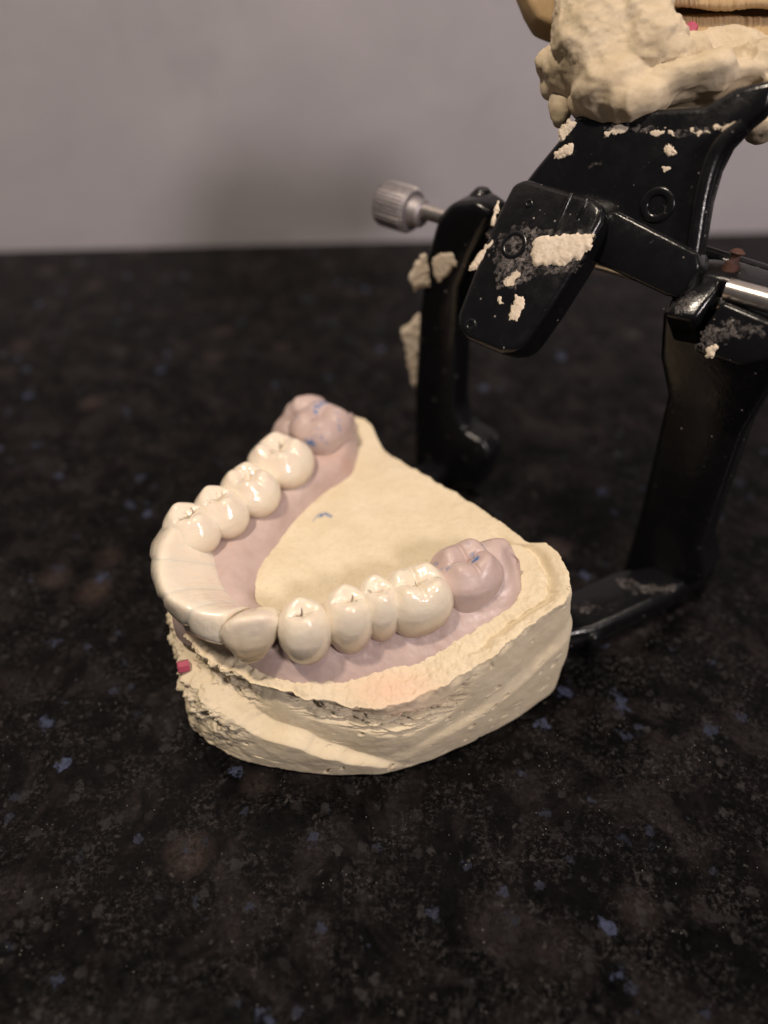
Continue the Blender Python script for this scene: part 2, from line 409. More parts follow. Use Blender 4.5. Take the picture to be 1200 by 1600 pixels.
# ------------------------------------------------------------------ the lower cast: outline, rim and top surface
CEN = np.array([0.0, 99.0])
rim_px = [(545, 650, 27), (577, 662, 27), (603, 705, 26), (665, 743, 26.2), (740, 788, 26.8), (800, 828, 27.5), (828, 848, 27.9), (852, 848, 28.6), (880, 876, 28.8), (893, 920, 28.6),
          (872, 945, 27.8), (830, 975, 26), (770, 1028, 23.5), (730, 1050, 22), (690, 1072, 20.6), (640, 1094, 19.4), (590, 1110, 18.8), (540, 1110, 18.8), (490, 1103, 19), (440, 1090, 19.4), (400, 1078, 19.6), (360, 1060, 20),
          (325, 1043, 20.2), (297, 1022, 20.6), (281, 995, 21), (272, 965, 21), (258, 925, 21), (254, 885, 21), (285, 840, 20.5), (335, 808, 20), (390, 780, 20), (435, 745, 21), (470, 712, 22), (508, 672, 25)]
rim_w = np.array([at_z(*p) for p in rim_px])
bot_px = [(862, 1073), (835, 1096), (800, 1121), (740, 1152), (640, 1197), (560, 1213), (460, 1208), (380, 1191), (340, 1172), (312, 1150), (300, 1130)]
bot_w = np.array([at_z(x, y, 0) for x, y in bot_px])
NTH = 1100
TH = np.linspace(-np.pi, np.pi, NTH, endpoint=False)
def polar(pts):
    q = pts[:, :2] - CEN; return np.arctan2(q[:, 1], q[:, 0]), np.hypot(q[:, 0], q[:, 1])
def per_interp(a, v):
    i = np.argsort(a); a, v = a[i], v[i]
    return np.interp(TH, np.concatenate([a - 2 * np.pi, a, a + 2 * np.pi]), np.concatenate([v, v, v]))
rs = catmull(rim_w, 700, True); ra, rr = polar(rs)
R_rim = per_interp(ra, rr); Z_rim = per_interp(ra, rs[:, 2])
back = [p for p in rim_w[:9]] + [p for p in rim_w[25:]]
bw = np.array([[*(CEN + (p[:2] - CEN) * 0.99), 0] for p in rim_w[:9]] + list(bot_w) + [[*(CEN + (p[:2] - CEN) * 0.97), 0] for p in rim_w[26:]])
bs = catmull(bw, 700, True); ba, br = polar(bs); R_bot = per_interp(ba, br)
cosT, sinT = np.cos(TH), np.sin(TH)
def cyl(r, z):
    return np.stack([CEN[0] + r * cosT, CEN[1] + r * sinT, z + 0 * r], -1)
PXT = proj(cyl(0.5 * (R_rim + R_bot), 10 + 0 * R_rim))[0]
FRONT = sstep(-0.15, 0.25, -sinT)                       # 1 where the side faces the viewer
ringP = cyl(R_rim, Z_rim)
RJ = (0.60 * fbm(ringP, 0.35, 4, 3) + 0.06 * fbm(ringP, 1.1, 3, 8)) * (0.35 + 0.65 * FRONT)
Z_rim = Z_rim + 0.25 * fbm(ringP, 0.5, 3, 21)

# top surface: thin-plate spline through measured points
ctl = [tuple(at_z(x, y, z)) for x, y, z in [
    (430, 905, 24.6), (500, 870, 24.6), (500, 805, 24.9), (580, 770, 25.2), (560, 850, 24.8), (640, 830, 25.4), (700, 805, 26), (600, 735, 25.7), (575, 700, 26.1),
    (780, 848, 26.9), (840, 870, 27.4), (850, 915, 27.2), (820, 940, 26.4), (660, 775, 25.8), (470, 850, 24.7), (600, 890, 24.9)]]
ctl += [tuple(at_z(x, y, z)) for x, y, z in [(780, 985, 24.6), (720, 1020, 22.6), (650, 1050, 20.6), (540, 1075, 19.6), (430, 1062, 20.0), (380, 1035, 20.6), (345, 1005, 21.2), (480, 1078, 19.6), (600, 1070, 19.8)]]
ctl += [tuple(p) for p in rim_w]
ctl = np.array(ctl)
def tps_fit(P):
    n = len(P); d = np.linalg.norm(P[:, None, :2] - P[None, :, :2], axis=-1)
    K = d ** 2 * np.log(d + 1e-9) + 2.0 * np.eye(n)
    A = np.zeros((n + 3, n + 3)); A[:n, :n] = K; A[:n, n] = 1; A[:n, n + 1:] = P[:, :2]; A[n:, :n] = A[:n, n:].T
    return np.linalg.solve(A, np.concatenate([P[:, 2], np.zeros(3)]))
tw = tps_fit(ctl)
def top_z(X, Y):
    q = np.stack([X.ravel(), Y.ravel()], -1); out = np.full(len(q), tw[len(ctl)]) + q @ tw[len(ctl) + 1:]
    for k, p in enumerate(ctl):
        d = np.hypot(q[:, 0] - p[0], q[:, 1] - p[1]); out += tw[k] * d ** 2 * np.log(d + 1e-9)
    return out.reshape(X.shape)

# arch stations: centre of crest (z 34), inner and outer foot of the gum
ST = dict(
    c=[(545, 652, 29), (522, 652, 31), (492, 662, 34), (435, 700, 34), (390, 744, 34), (338, 770, 34), (292, 800, 34), (268, 850, 33), (270, 905, 32), (318, 958, 32), (388, 972, 33), (473, 953, 34), (545, 932, 34), (600, 917, 34), (660, 905, 34), (735, 870, 34), (776, 856, 33), (797, 870, 30)],
    i=[(554, 672, 27), (560, 700, 26.4), (549, 733, 25.6), (533, 748, 25.3), (500, 768, 25), (462, 805, 24.9), (432, 845, 24.8), (407, 883, 24.7), (395, 912, 24.6), (398, 938, 24.6), (436, 952, 24.6), (495, 945, 24.6), (550, 928, 24.8), (605, 912, 25), (670, 893, 25.4), (735, 868, 26.2), (785, 868, 27), (806, 890, 27.2)],
    o={9: (345, 1008, 21), 10: (398, 1046, 20), 11: (465, 1069, 19.6), 12: (535, 1066, 19.7), 13: (605, 1046, 20.5), 14: (680, 1025, 21.6), 15: (762, 975, 24.2), 16: (800, 945, 26), 17: (810, 925, 26.8)})
cw = np.array([at_z(*p) for p in ST['c']]); iw = np.array([at_z(*p) for p in ST['i']])
tang = np.gradient(cw[:, :2], axis=0); tang /= np.linalg.norm(tang, axis=1)[:, None]
outn = np.stack([tang[:, 1], -tang[:, 0]], -1)
if np.dot(outn[8], CEN - cw[8, :2]) > 0: outn = -outn
ow = np.array([at_z(*ST['o'][k]) if k in ST['o'] else np.array([*(cw[k, :2] + outn[k] * (np.interp(k, [0, 1, 2, 5, 6, 7, 8, 9], [4, 4, 6, 5.5, 3.5, 2.0, 1.5, 2.5]))), 20.5 + max(0, 3 - k)]) for k in range(len(cw))])

cast = empty('dental_cast', (CEN[0], CEN[1], 0), 'cream plaster jaw model with mauve gum ridge lying on the black granite in front', 'dental cast')
NV, NS = 200, 230
rows = []; strata_rows = []
zA_drop = np.interp(PXT, [420, 440, 500, 560, 600, 640, 680, 720, 745], [0.4, 0.6, 0.9, 1.6, 2.4, 3.0, 2.8, 1.6, 0.5])
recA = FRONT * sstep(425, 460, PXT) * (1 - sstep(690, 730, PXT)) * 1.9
zB = np.interp(PXT, [270, 300, 340, 370, 400, 440, 480, 520, 560, 600, 650], [15, 14.5, 13.5, 12.2, 10.6, 9.6, 8.4, 6.6, 5.0, 3.4, 2])
ampB = FRONT * np.interp(PXT, [270, 300, 380, 460, 540, 590, 640], [2.4, 3.0, 3.3, 2.9, 2.2, 1.1, 0])
zC = np.interp(PXT, [600, 700, 800, 860, 885], [4.0, 9.0, 14.0, 19, 23])   # soft shoulder running up to the right
ampC = FRONT * np.interp(PXT, [560, 640, 720, 860, 880], [0, 0.5, 0.9, 0.9, 0.3])
leftr = FRONT * (1 - sstep(330, 420, PXT))
jag = fbm(np.stack([R_rim * cosT, R_rim * sinT, 0 * TH], -1), 0.20, 2, 40, 0.4)
for k in range(NV):
    v = k / (NV - 1)
    z = v * Z_rim
    r = R_bot + (R_rim - R_bot) * v
    r = r + 0.9 * np.sin(np.pi * v) * FRONT - 0.9 * (1 - sstep(0, 0.05, v)) ** 2          # belly, eased bottom edge
    # lower layer sticks out below the broken ledge
    eb = 0.8
    r = r - ampB * sstep(-eb, eb, z - zB - 0.6 * jag - 0.2 * fbm(cyl(r, z), 0.35, 2, 44)) * (1 - sstep(0.88, 1.0, v) * 0.55)
    r = r + ampC * (1 - sstep(-1.6, 1.6, z - zC - 0.5 * jag))
    d = Z_rim - z
    r = r + RJ * (1 - sstep(0.15, 1.6, d))
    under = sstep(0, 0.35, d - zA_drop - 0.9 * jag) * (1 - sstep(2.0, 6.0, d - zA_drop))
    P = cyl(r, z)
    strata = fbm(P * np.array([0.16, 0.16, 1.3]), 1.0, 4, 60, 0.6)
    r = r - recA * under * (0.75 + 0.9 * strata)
    lump = fbm(P, 0.22, 4, 11, 0.5)
    bil = np.abs(noise(P, 0.30, 121)) + 0.5 * np.abs(noise(P, 0.75, 122)) + 0.25 * np.abs(noise(P, 1.6, 123))
    r = r + (1.0 * lump + 1.5 * (bil - 0.35)) * leftr * (0.35 + 0.65 * sstep(0.25, 0.5, v)) + 0.15 * fbm(P, 0.2, 3, 5) + 0.015 * fbm(P, 1.5, 3, 9)
    # diagonal trimming gouges on the left flank
    sc_ = noise(np.stack([P[:, 0] * 0.9 + P[:, 2] * 0.55, P[:, 1] * 0.3, P[:, 2] * 0.12], -1), 1.1, 5)
    r = r - 0.55 * leftr * np.maximum(0, sc_) * sstep(0.72, 0.9, v) * (1 - sstep(345, 375, PXT))
    # small scratches and air pits
    sc2 = noise(P * np.array([0.35, 0.35, 1.5]), 0.9, 77)
    r = r - 0.45 * sstep(0.62, 0.85, sc2) * FRONT
    pits = sstep(0.55, 0.75, noise(P, 0.55, 140)) * FRONT
    r = r - 0.5 * pits
    rows.append(cyl(r, z)); strata_rows.append(recA * under / 1.9 * sstep(0.0, 0.5, strata) * sstep(440, 520, PXT))
R_top = np.hypot(rows[-1][:, 0] - CEN[0], rows[-1][:, 1] - CEN[1])
for k in range(1, NS + 1):
    s = 1 - (k / NS) * 0.995 if k > 8 else 1 - (k / 8.0) ** 1.3 * (8 / NS) * 0.995
    P = cyl(R_top * s, 0 * TH); z = top_z(P[:, 0], P[:, 1])
    e = R_top * (1 - s)
    P[:, 2] = z
    nz = 0.16 * fbm(P, 0.13, 3, 31) + 0.10 * fbm(P, 0.5, 3, 33) + 0.03 * fbm(P, 2.4, 2, 35)
    fr = sstep(0.0, 0.6, -(P[:, 1] - 99) / 40)
    nz = nz + fr * 0.30 * fbm(P, 0.7, 4, 38) * sstep(0, 1.0, e)
    P[:, 2] = z * sstep(-0.5, 1.2, e) + Z_rim * (1 - sstep(-0.5, 1.2, e)) + nz - 0.10 * (1 - sstep(0, 0.8, e))
    # bank along the front-right rim: gum side slightly lower than the rim
    px = PXT
    bank = FRONT * sstep(700, 800, px) * np.exp(-((e - 3.0) / 0.9) ** 2) * 1.3
    P[:, 2] -= bank
    # cuts and a dished scar on the left front land
    P[:, 2] -= leftr * (0.5 + 0.9 * np.maximum(0, noise(np.stack([P[:, 0] * 0.8, P[:, 1] * 0.8, P[:, 2] * 0.1], -1), 0.55, 50))) * (1 - sstep(1, 5, e))
    rows.append(P); strata_rows.append(0 * TH)
V = np.array(rows); NR = len(V)
Vf = V.reshape(-1, 3)
pinkc = at_z(615, 1078, 19.4)
pink = np.exp(-(((Vf[:, 0] - pinkc[0]) / 6.5) ** 2 + ((Vf[:, 1] - pinkc[1]) / 3.2) ** 2)) * (Vf[:, 2] > 15)
Z = lambda L, z: [at_z(x, y, z) for x, y in L]
blue = stroke(Vf, Z([(492, 806), (497, 801), (503, 805)], 25), 0.22) * 0.9 + stroke(Vf, Z([(499, 806), (508, 802), (516, 806)], 25), 0.42) + stroke(Vf, Z([(500, 798), (497, 803), (489, 813)], 25), 0.2) * 0.8
blue = np.clip(blue * (0.75 + 0.7 * fbm(Vf, 2.5, 2, 3)), 0, 1)
base = mesh_from('plaster_base', Vf, grid_faces(NR, NTH, True, cap0=True, cap1=True), M_CAST, cast,
                 {'pink': pink, 'dark_strata': np.clip(np.array(strata_rows).ravel(), 0, 1), 'blue': blue})

# ------------------------------------------------------------------ mauve gum ridge
def loft(name, stations, NTt, NSs, mat, parent, deform=None, attrs=None):
    """stations: list of rows of rail points; each row the same number of points"""
    S = np.array(stations)
    A = np.stack([catmull(S[:, j], NTt) for j in range(S.shape[1])], 1)
    B = np.stack([catmull(A[i], NSs) for i in range(NTt)], 0)
    P = B.reshape(-1, 3)
    if deform: P = deform(P, B.shape)
    o = mesh_from(name, P, grid_faces(NTt, NSs, False), mat, parent, attrs(P) if attrs else None)
    return o, P
stn = []
crest_z = [29.8, 30.0, 28.6, 27.4, 27.2, 27.1, 26.9, 26.6, 26.3, 25.8, 25.6, 26.0, 26.4, 26.8, 27.4, 31.5, 32.6, 30.5]
for k in range(len(cw)):
    c = np.array([cw[k, 0], cw[k, 1], crest_z[k]]); i_, o_ = iw[k], ow[k]
    if k >= 9: c[:2] = c[:2] * 0.8 + 0.2 * (o_[:2] + i_[:2]) / 2
    im = i_ * 0.68 + c * 0.32; im[2] = i_[2] * 0.12 + c[2] * 0.88 + 0.5
    om = o_ * 0.5 + c * 0.5; om[2] = o_[2] * 0.45 + c[2] * 0.55
    dn = np.array([0, 0, -2.5])
    ii = i_ + 0.12 * (i_ - c); oo = o_ + 0.10 * (o_ - c)
    stn.append([ii * [1, 1, 0] + [0, 0, i_[2] - 3.0], i_ + [0, 0, -0.2], im, c, om, o_ + [0, 0, -0.1], oo * [1, 1, 0] + [0, 0, o_[2] - 3.0]])
# rounded ends
def shrink(row, f, mv):
    m = row[3] * 0.5 + (row[1] + row[5]) * 0.25; m = m * [1, 1, 0] + [0, 0, min(row[1][2], row[5][2]) - 0.8]
    return [m + (p - m) * f + np.array([mv[0], mv[1], 0]) for p in row]
d0 = (cw[0, :2] - cw[1, :2]); d0 /= np.linalg.norm(d0); d1 = (cw[-1, :2] - cw[-2, :2]); d1 /= np.linalg.norm(d1)
stn = [shrink(stn[0], 0.03, d0 * 1.6), shrink(stn[0], 0.7, d0 * 1.2)] + stn + [shrink(stn[-1], 0.75, d1 * 0.8), shrink(stn[-1], 0.03, d1 * 1.4)]
def gum_def(P, sh):
    q = P.copy(); n = 0.30 * fbm(P, 0.18, 3, 91) + 0.07 * fbm(P, 0.7, 3, 95)
    q[:, 2] += n
    # scalloped sockets between the crowns
    return q
mblue_pts = []
def gum_attr(P):
    b = stroke(P, Z([(697, 892), (690, 886), (697, 898)], 30), 0.25) + 0.7 * stroke(P, Z([(706, 928), (710, 940), (705, 950)], 26), 0.3)
    w = np.exp(-(np.linalg.norm(P - at_z(515, 712, 27), axis=1) / 3.0) ** 2) + 0.5 * np.exp(-(np.linalg.norm(P - at_z(540, 730, 26), axis=1) / 2.5) ** 2)
    return {'blue': np.clip(b * (0.5 + 0.9 * fbm(P, 1.5, 2)), 0, 0.7), 'warm': np.clip(w, 0, 1)}
gum_o, gumP = loft('gum_ridge', stn, 620, 110, M_GUM, cast, gum_def, gum_attr)

# ------------------------------------------------------------------ tooth crowns
def crown(name, parent, mat, c, ang, md, bl, H, cusps, kind='molar', cerv=(0.62, 0.66), scallop=1.4, lean=(0, 0), seed=1, stain=1.0, depth=1.0, nsup=2.4, blue=None, rosy=0.0, ledge=0.0, rim=1.6, tan=0.72, cracks=None, bump=0.0):
    """c = centre of the biting surface; ang = direction of the arch (deg); b axis points out of the arch"""
    NTt, ns, nt = 180, 46, 60
    a_ = np.array([math.cos(ang), math.sin(ang), 0]); b_ = np.array([a_[1], -a_[0], 0])
    th = np.linspace(0, 2 * np.pi, NTt, endpoint=False); ct, st = np.cos(th), np.sin(th)
    se = (np.abs(ct) ** nsup + np.abs(st) ** nsup) ** (-1 / nsup)
    ex, ey = se * ct * md / 2, se * st * bl / 2
    L = []; cv = []
    TOP = 0.80
    def table(rho):
        x, y = ex * TOP * rho, ey * TOP * rho
        if kind == 'canine':
            return x, y, -rim * rho ** 3.2 - 1.7 * sstep(0.0, 1.0, -y / (bl / 2)) + 1.5 * np.exp(-((x / (md * 0.30)) ** 2 + ((y - 0.5) / 1.3) ** 2))
        z = -rim * rho ** 3.6 - depth * np.exp(-(rho / 0.42) ** 2)
        for (ca, cr, ch, cw_) in cusps:
            cx, cy = cr * math.cos(math.radians(ca)) * md / 2, cr * math.sin(math.radians(ca)) * bl / 2
            z = z + 1.05 * ch * np.exp(-(((x - cx) ** 2 + (y - cy) ** 2) / cw_ ** 2))
        return x, y, z - 0.5 * np.exp(-(y / 0.32) ** 2) * (1 - sstep(0.5, 0.85, rho)) - (0.45 * np.exp(-(x / 0.4) ** 2) * (1 - sstep(0.6, 1.0, rho)) if len(cusps) > 3 else 0)
    zedge = table(1.0)[2] + rim
    for k in range(ns):
        v = k / (ns - 1)
        EQ = 0.58
        f = 1 - (1 - v / EQ) ** 2.2 if v < EQ else 1 - (1 - TOP) * ((v - EQ) / (1 - EQ)) ** 2.3   # widest at EQ
        fx = cerv[0] + (1 - cerv[0]) * f if v < EQ else f
        fy = cerv[1] + (1 - cerv[1]) * f if v < EQ else f
        zb = -H + scallop * np.abs(ct) ** 2
        z = zb + (-rim - zb) * v + zedge * sstep(0.35, 1.0, v) ** 1.3
        lx = lean[0] * (z + H) / H - lean[0]; ly = lean[1] * (z + H) / H - lean[1]
        inset = 1.0 - ledge * (1 - sstep(0.10, 0.17, v))
        L.append(np.stack([ex * fx * inset + lx, ey * fy * inset + ly, z], -1))
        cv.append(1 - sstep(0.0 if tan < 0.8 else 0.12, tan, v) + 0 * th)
    for k in range(1, nt + 1):
        rho = 1 - (k / nt) * 0.99
        x, y, z = table(rho)
        L.append(np.stack([x, y, z], -1)); cv.append(0 * th)
    for k in range(ns, len(L)):
        L[k] = L[k] + np.stack([lean[0] * L[k][:, 2] / H, lean[1] * L[k][:, 2] / H, 0 * L[k][:, 2]], -1)
    L = np.array(L); lo, hi = ns - 12, ns + 9
    for it in range(8 if kind == 'canine' else 22):                                       # ease the shoulder between side and biting surface
        L[lo:hi] = 0.5 * L[lo:hi] + 0.25 * (L[lo - 1:hi - 1] + L[lo + 1:hi + 1])
    P = L.reshape(-1, 3)
    rnd = random.Random(seed)
    q = P.copy(); q[:, 2] = 0
    stn_ = np.zeros(len(P))
    if kind == 'canine' or stain == 0: cr_ = []
    else:
        cr_ = cracks or [[(0, 0), (rnd.uniform(.7, 1.1), rnd.uniform(-.3, .3)), (rnd.uniform(1.1, 1.6), rnd.uniform(0.1, .5))], [(0, 0), (-0.5, -0.15), (-1.0, rnd.uniform(-.6, .1))], [(0, 0), (rnd.uniform(-.3, .3), -0.7)], [(-0.5, -0.15), (-0.8, 0.5)], [(.7, .1), (.9, -.5)], [(-1.0, 0.0), (-1.4, -.35)], [(-1.0, 0.0), (-1.5, 0.3)]]
    off = np.array([rnd.uniform(-.15, .15), rnd.uniform(-.15, .15), 0])
    for ln in cr_:
        pts = [np.array([x * 1.35, y * 1.35, 0]) + off for x, y in ln]
        s_ = stroke(q + 0.12 * np.stack([fbm(q, 1.6, 2, seed), fbm(q, 1.6, 2, seed + 9), 0 * q[:, 0]], -1), pts, 0.11)
        stn_ = np.maximum(stn_, s_ * (P[:, 2] > -3.5))
    P[:, 2] -= 0.22 * stn_
    stn_ = np.clip(stn_ * stain * (0.85 + 1.1 * fbm(q, 1.7, 2, seed * 2.3)), 0, 1)
    Wd = np.array(c) + P[:, :1] * a_ + P[:, 1:2] * b_ + P[:, 2:] * np.array([0, 0, 1])
    cen = np.array(c) + np.array([0, 0, -H * 0.5])
    dirn = (Wd - cen); dirn /= np.linalg.norm(dirn, axis=1)[:, None]
    Wd = Wd + dirn * (0.06 * fbm(Wd, 0.4, 2, seed * 1.7) + bump * fbm(Wd, 0.9, 3, seed))[:, None]
    at = {'cervix': np.clip(np.array(cv).ravel(), 0, 1), 'stain': stn_, 'rosy': np.clip(np.zeros(len(P)) + rosy * sstep(-3, 0, P[:, 2]), 0, 1), 'warm': 0 * stn_, 'blue': blue(Wd) if blue else 0 * stn_}
    return mesh_from(name, Wd, grid_faces(ns + nt, NTt, True, cap0=True, cap1=True), mat, parent, at)

def tdir(px0, px1, z=34):
    a, b = at_z(*px0, z), at_z(*px1, z); return math.atan2(b[1] - a[1], b[0] - a[0])
C4 = [(45, .62, .75, 1.6), (135, .62, .75, 1.6), (225, .62, .7, 1.6), (315, .62, .7, 1.6)]
C2 = [(90, .55, .8, 1.7), (270, .55, .7, 1.5)]
# right-hand molar bridge
def near_bridge():
    br = empty('dental_bridge', at_z(592, 925, 25), 'three-unit porcelain bridge next to the right mauve molar, nearest the camera', 'dental bridge', 'porcelain restorations seated round the cast')
    a = tdir((545, 932), (655, 905))
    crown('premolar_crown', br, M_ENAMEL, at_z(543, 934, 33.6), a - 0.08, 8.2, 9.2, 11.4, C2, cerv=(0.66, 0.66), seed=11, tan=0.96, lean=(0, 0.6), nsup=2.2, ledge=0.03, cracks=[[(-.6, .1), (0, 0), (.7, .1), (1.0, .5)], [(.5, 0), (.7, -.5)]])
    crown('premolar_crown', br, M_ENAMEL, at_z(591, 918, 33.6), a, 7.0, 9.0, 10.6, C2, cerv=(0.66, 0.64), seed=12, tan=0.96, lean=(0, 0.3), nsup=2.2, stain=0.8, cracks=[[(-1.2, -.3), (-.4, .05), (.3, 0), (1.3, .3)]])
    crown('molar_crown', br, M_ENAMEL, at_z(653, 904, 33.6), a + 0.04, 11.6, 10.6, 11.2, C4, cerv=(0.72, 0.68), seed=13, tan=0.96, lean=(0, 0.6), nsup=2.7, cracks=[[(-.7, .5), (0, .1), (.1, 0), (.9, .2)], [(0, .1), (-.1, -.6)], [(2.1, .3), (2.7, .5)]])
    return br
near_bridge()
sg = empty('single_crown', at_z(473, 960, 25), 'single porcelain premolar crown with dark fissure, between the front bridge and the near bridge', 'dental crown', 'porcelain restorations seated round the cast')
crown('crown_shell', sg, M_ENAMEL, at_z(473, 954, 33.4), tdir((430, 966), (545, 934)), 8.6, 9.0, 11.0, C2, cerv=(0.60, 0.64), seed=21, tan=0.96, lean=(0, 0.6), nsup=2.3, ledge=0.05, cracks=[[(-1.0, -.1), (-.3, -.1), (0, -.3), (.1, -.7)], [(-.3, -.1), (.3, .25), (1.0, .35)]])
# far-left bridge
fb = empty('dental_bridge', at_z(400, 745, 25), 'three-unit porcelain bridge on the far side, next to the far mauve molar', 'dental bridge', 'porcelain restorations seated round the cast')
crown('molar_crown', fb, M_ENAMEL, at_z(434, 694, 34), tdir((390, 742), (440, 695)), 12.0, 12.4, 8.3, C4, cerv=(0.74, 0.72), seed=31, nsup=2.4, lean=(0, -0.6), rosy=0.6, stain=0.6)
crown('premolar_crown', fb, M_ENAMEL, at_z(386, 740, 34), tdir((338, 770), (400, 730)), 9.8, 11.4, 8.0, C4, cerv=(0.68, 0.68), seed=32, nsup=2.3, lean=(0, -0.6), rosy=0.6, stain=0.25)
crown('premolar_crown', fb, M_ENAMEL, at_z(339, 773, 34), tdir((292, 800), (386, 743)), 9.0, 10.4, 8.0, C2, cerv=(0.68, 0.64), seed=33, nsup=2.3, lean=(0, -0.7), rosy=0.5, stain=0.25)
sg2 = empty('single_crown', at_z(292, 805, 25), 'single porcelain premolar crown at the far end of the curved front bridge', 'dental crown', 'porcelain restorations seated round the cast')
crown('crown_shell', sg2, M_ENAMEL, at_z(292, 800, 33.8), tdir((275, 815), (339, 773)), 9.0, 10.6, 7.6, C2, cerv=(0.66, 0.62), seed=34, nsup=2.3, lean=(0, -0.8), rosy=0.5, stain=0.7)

# mauve stone molars (part of the cast)
def blue_far(P):
    S = lambda L, z, w: stroke(P, Z(L, z), w, 0.35)
    b = S([(490, 630), (508, 630), (500, 636), (494, 642)], 34, 0.8) + 1.3 * stroke(P, Z([(482, 691), (487, 692)], 31.5), 0.7) + 0.4 * S([(490, 678), (505, 684)], 33, 1.1)
    b += 0.4 * S([(526, 655), (531, 668)], 33, 0.8) + 0.5 * S([(461, 655), (472, 644), (482, 638)], 34, 0.35) + 0.35 * S([(516, 660), (520, 662)], 34, 0.4) + 0.35 * S([(489, 658), (493, 661)], 34, 0.4)
    return np.clip(b * (0.6 + 1.0 * fbm(P, 0.9, 4, 2, 0.65)) * 1.2 - 0.12, 0, 0.9)
def blue_near(P):
    S = lambda L, z, w: stroke(P, Z(L, z), w, 0.35)
    b = 2.4 * S([(680, 885), (690, 889), (697, 892), (702, 888)], 31, 0.28) + 1.2 * S([(688, 897), (696, 890)], 31, 0.35) + 1.0 * S([(739, 867), (743, 875)], 33, 0.5) + S([(754, 852), (759, 858), (765, 862)], 33, 0.28)
    b += 0.5 * S([(698, 893), (715, 892), (735, 887), (748, 880)], 32, 0.5) + 0.4 * S([(728, 845), (735, 848)], 34, 0.4)
    return np.clip(b * (0.65 + 1.1 * fbm(P, 1.1, 4, 2, 0.65)) * 1.2 - 0.12, 0, 0.95)
crown('stone_molar', cast, M_GUM, at_z(500, 645, 34.5), tdir((435, 700), (500, 650)), 12.0, 11.6, 8.0, [(45, .6, .5, 2), (135, .62, .6, 1.8), (225, .6, .5, 1.8), (315, .6, .5, 1.8)], cerv=(0.90, 0.88), seed=41, stain=0, blue=blue_far, depth=0.5, nsup=2.8, rim=1.0, bump=0.02)
fuse('gum_ridge', [(at_z(468, 642, 31.0), (1.8, 2.8, 3.2)), (at_z(464, 662, 27.5), (3.2, 4.6, 4.8)), (at_z(455, 684, 25.5), (4.2, 5.0, 5.0)), (at_z(485, 655, 28.5), (4.5, 5.0, 5.5))], 0.35, M_GUM, cast, lambda V, N: 0.2 * fbm(V, 0.3, 3, 4), 22)
crown('stone_molar', cast, M_GUM, at_z(731, 868, 33.4), tdir((655, 905), (745, 868)), 11.4, 11.2, 8.0, [(40, .62, .9, 1.9), (140, .62, .8, 1.8), (225, .6, .9, 1.9), (315, .62, .9, 1.9)], cerv=(1.0, 1.0), seed=42, stain=0, blue=blue_near, depth=0.9, nsup=2.7, rim=1.6, bump=0.02)

# ------------------------------------------------------------------ curved front bridge
fr = empty('dental_bridge', at_z(330, 930, 25), 'long curved porcelain bridge over the front of the arch, incisors and one canine', 'dental bridge', 'porcelain restorations seated round the cast')
B_out = [(262, 812, 29.5), (236, 852, 29), (236, 895, 29), (251, 940, 28.8), (277, 969, 28.5), (312, 994, 28.2), (354, 1006, 28)]
B_cer = [(272, 830, 25), (256, 865, 25), (258, 905, 25), (270, 945, 25), (292, 975, 25), (322, 999, 25), (356, 1008, 25)]
B_inc = [(274, 820, 33), (254, 850, 33.2), (249, 890, 33.2), (260, 926, 33), (286, 946, 32.8), (320, 960, 32.6), (358, 962, 32.6)]
B_mid = [(298, 832, 31), (292, 858, 31), (293, 890, 31), (306, 918, 31), (330, 936, 30.8), (354, 946, 30.8), (382, 948, 31)]
B_inn = [(322, 838, 27.2), (334, 866, 27), (340, 896, 27), (352, 922, 26.6), (368, 938, 25.8), (386, 948, 25.3), (404, 955, 25)]
B_bas = [(318, 850, 24.5), (328, 875, 24.5), (334, 905, 24.5), (345, 928, 24.5), (362, 945, 24.5), (380, 958, 24), (400, 964, 24)]
rails = [np.array([at_z(*p) for p in R]) for R in (B_cer, B_out, B_inc, B_mid, B_inn, B_bas)]
NTB, NSB = 560, 150
RA = np.stack([catmull(r, NTB) for r in rails], 1)
FULL = np.stack([catmull(np.concatenate([RA[i], RA[i][:1]]), NSB)[:-1] for i in range(NTB)], 0)
cuts = [0.0, 0.27, 0.51, 0.74, 1.0]
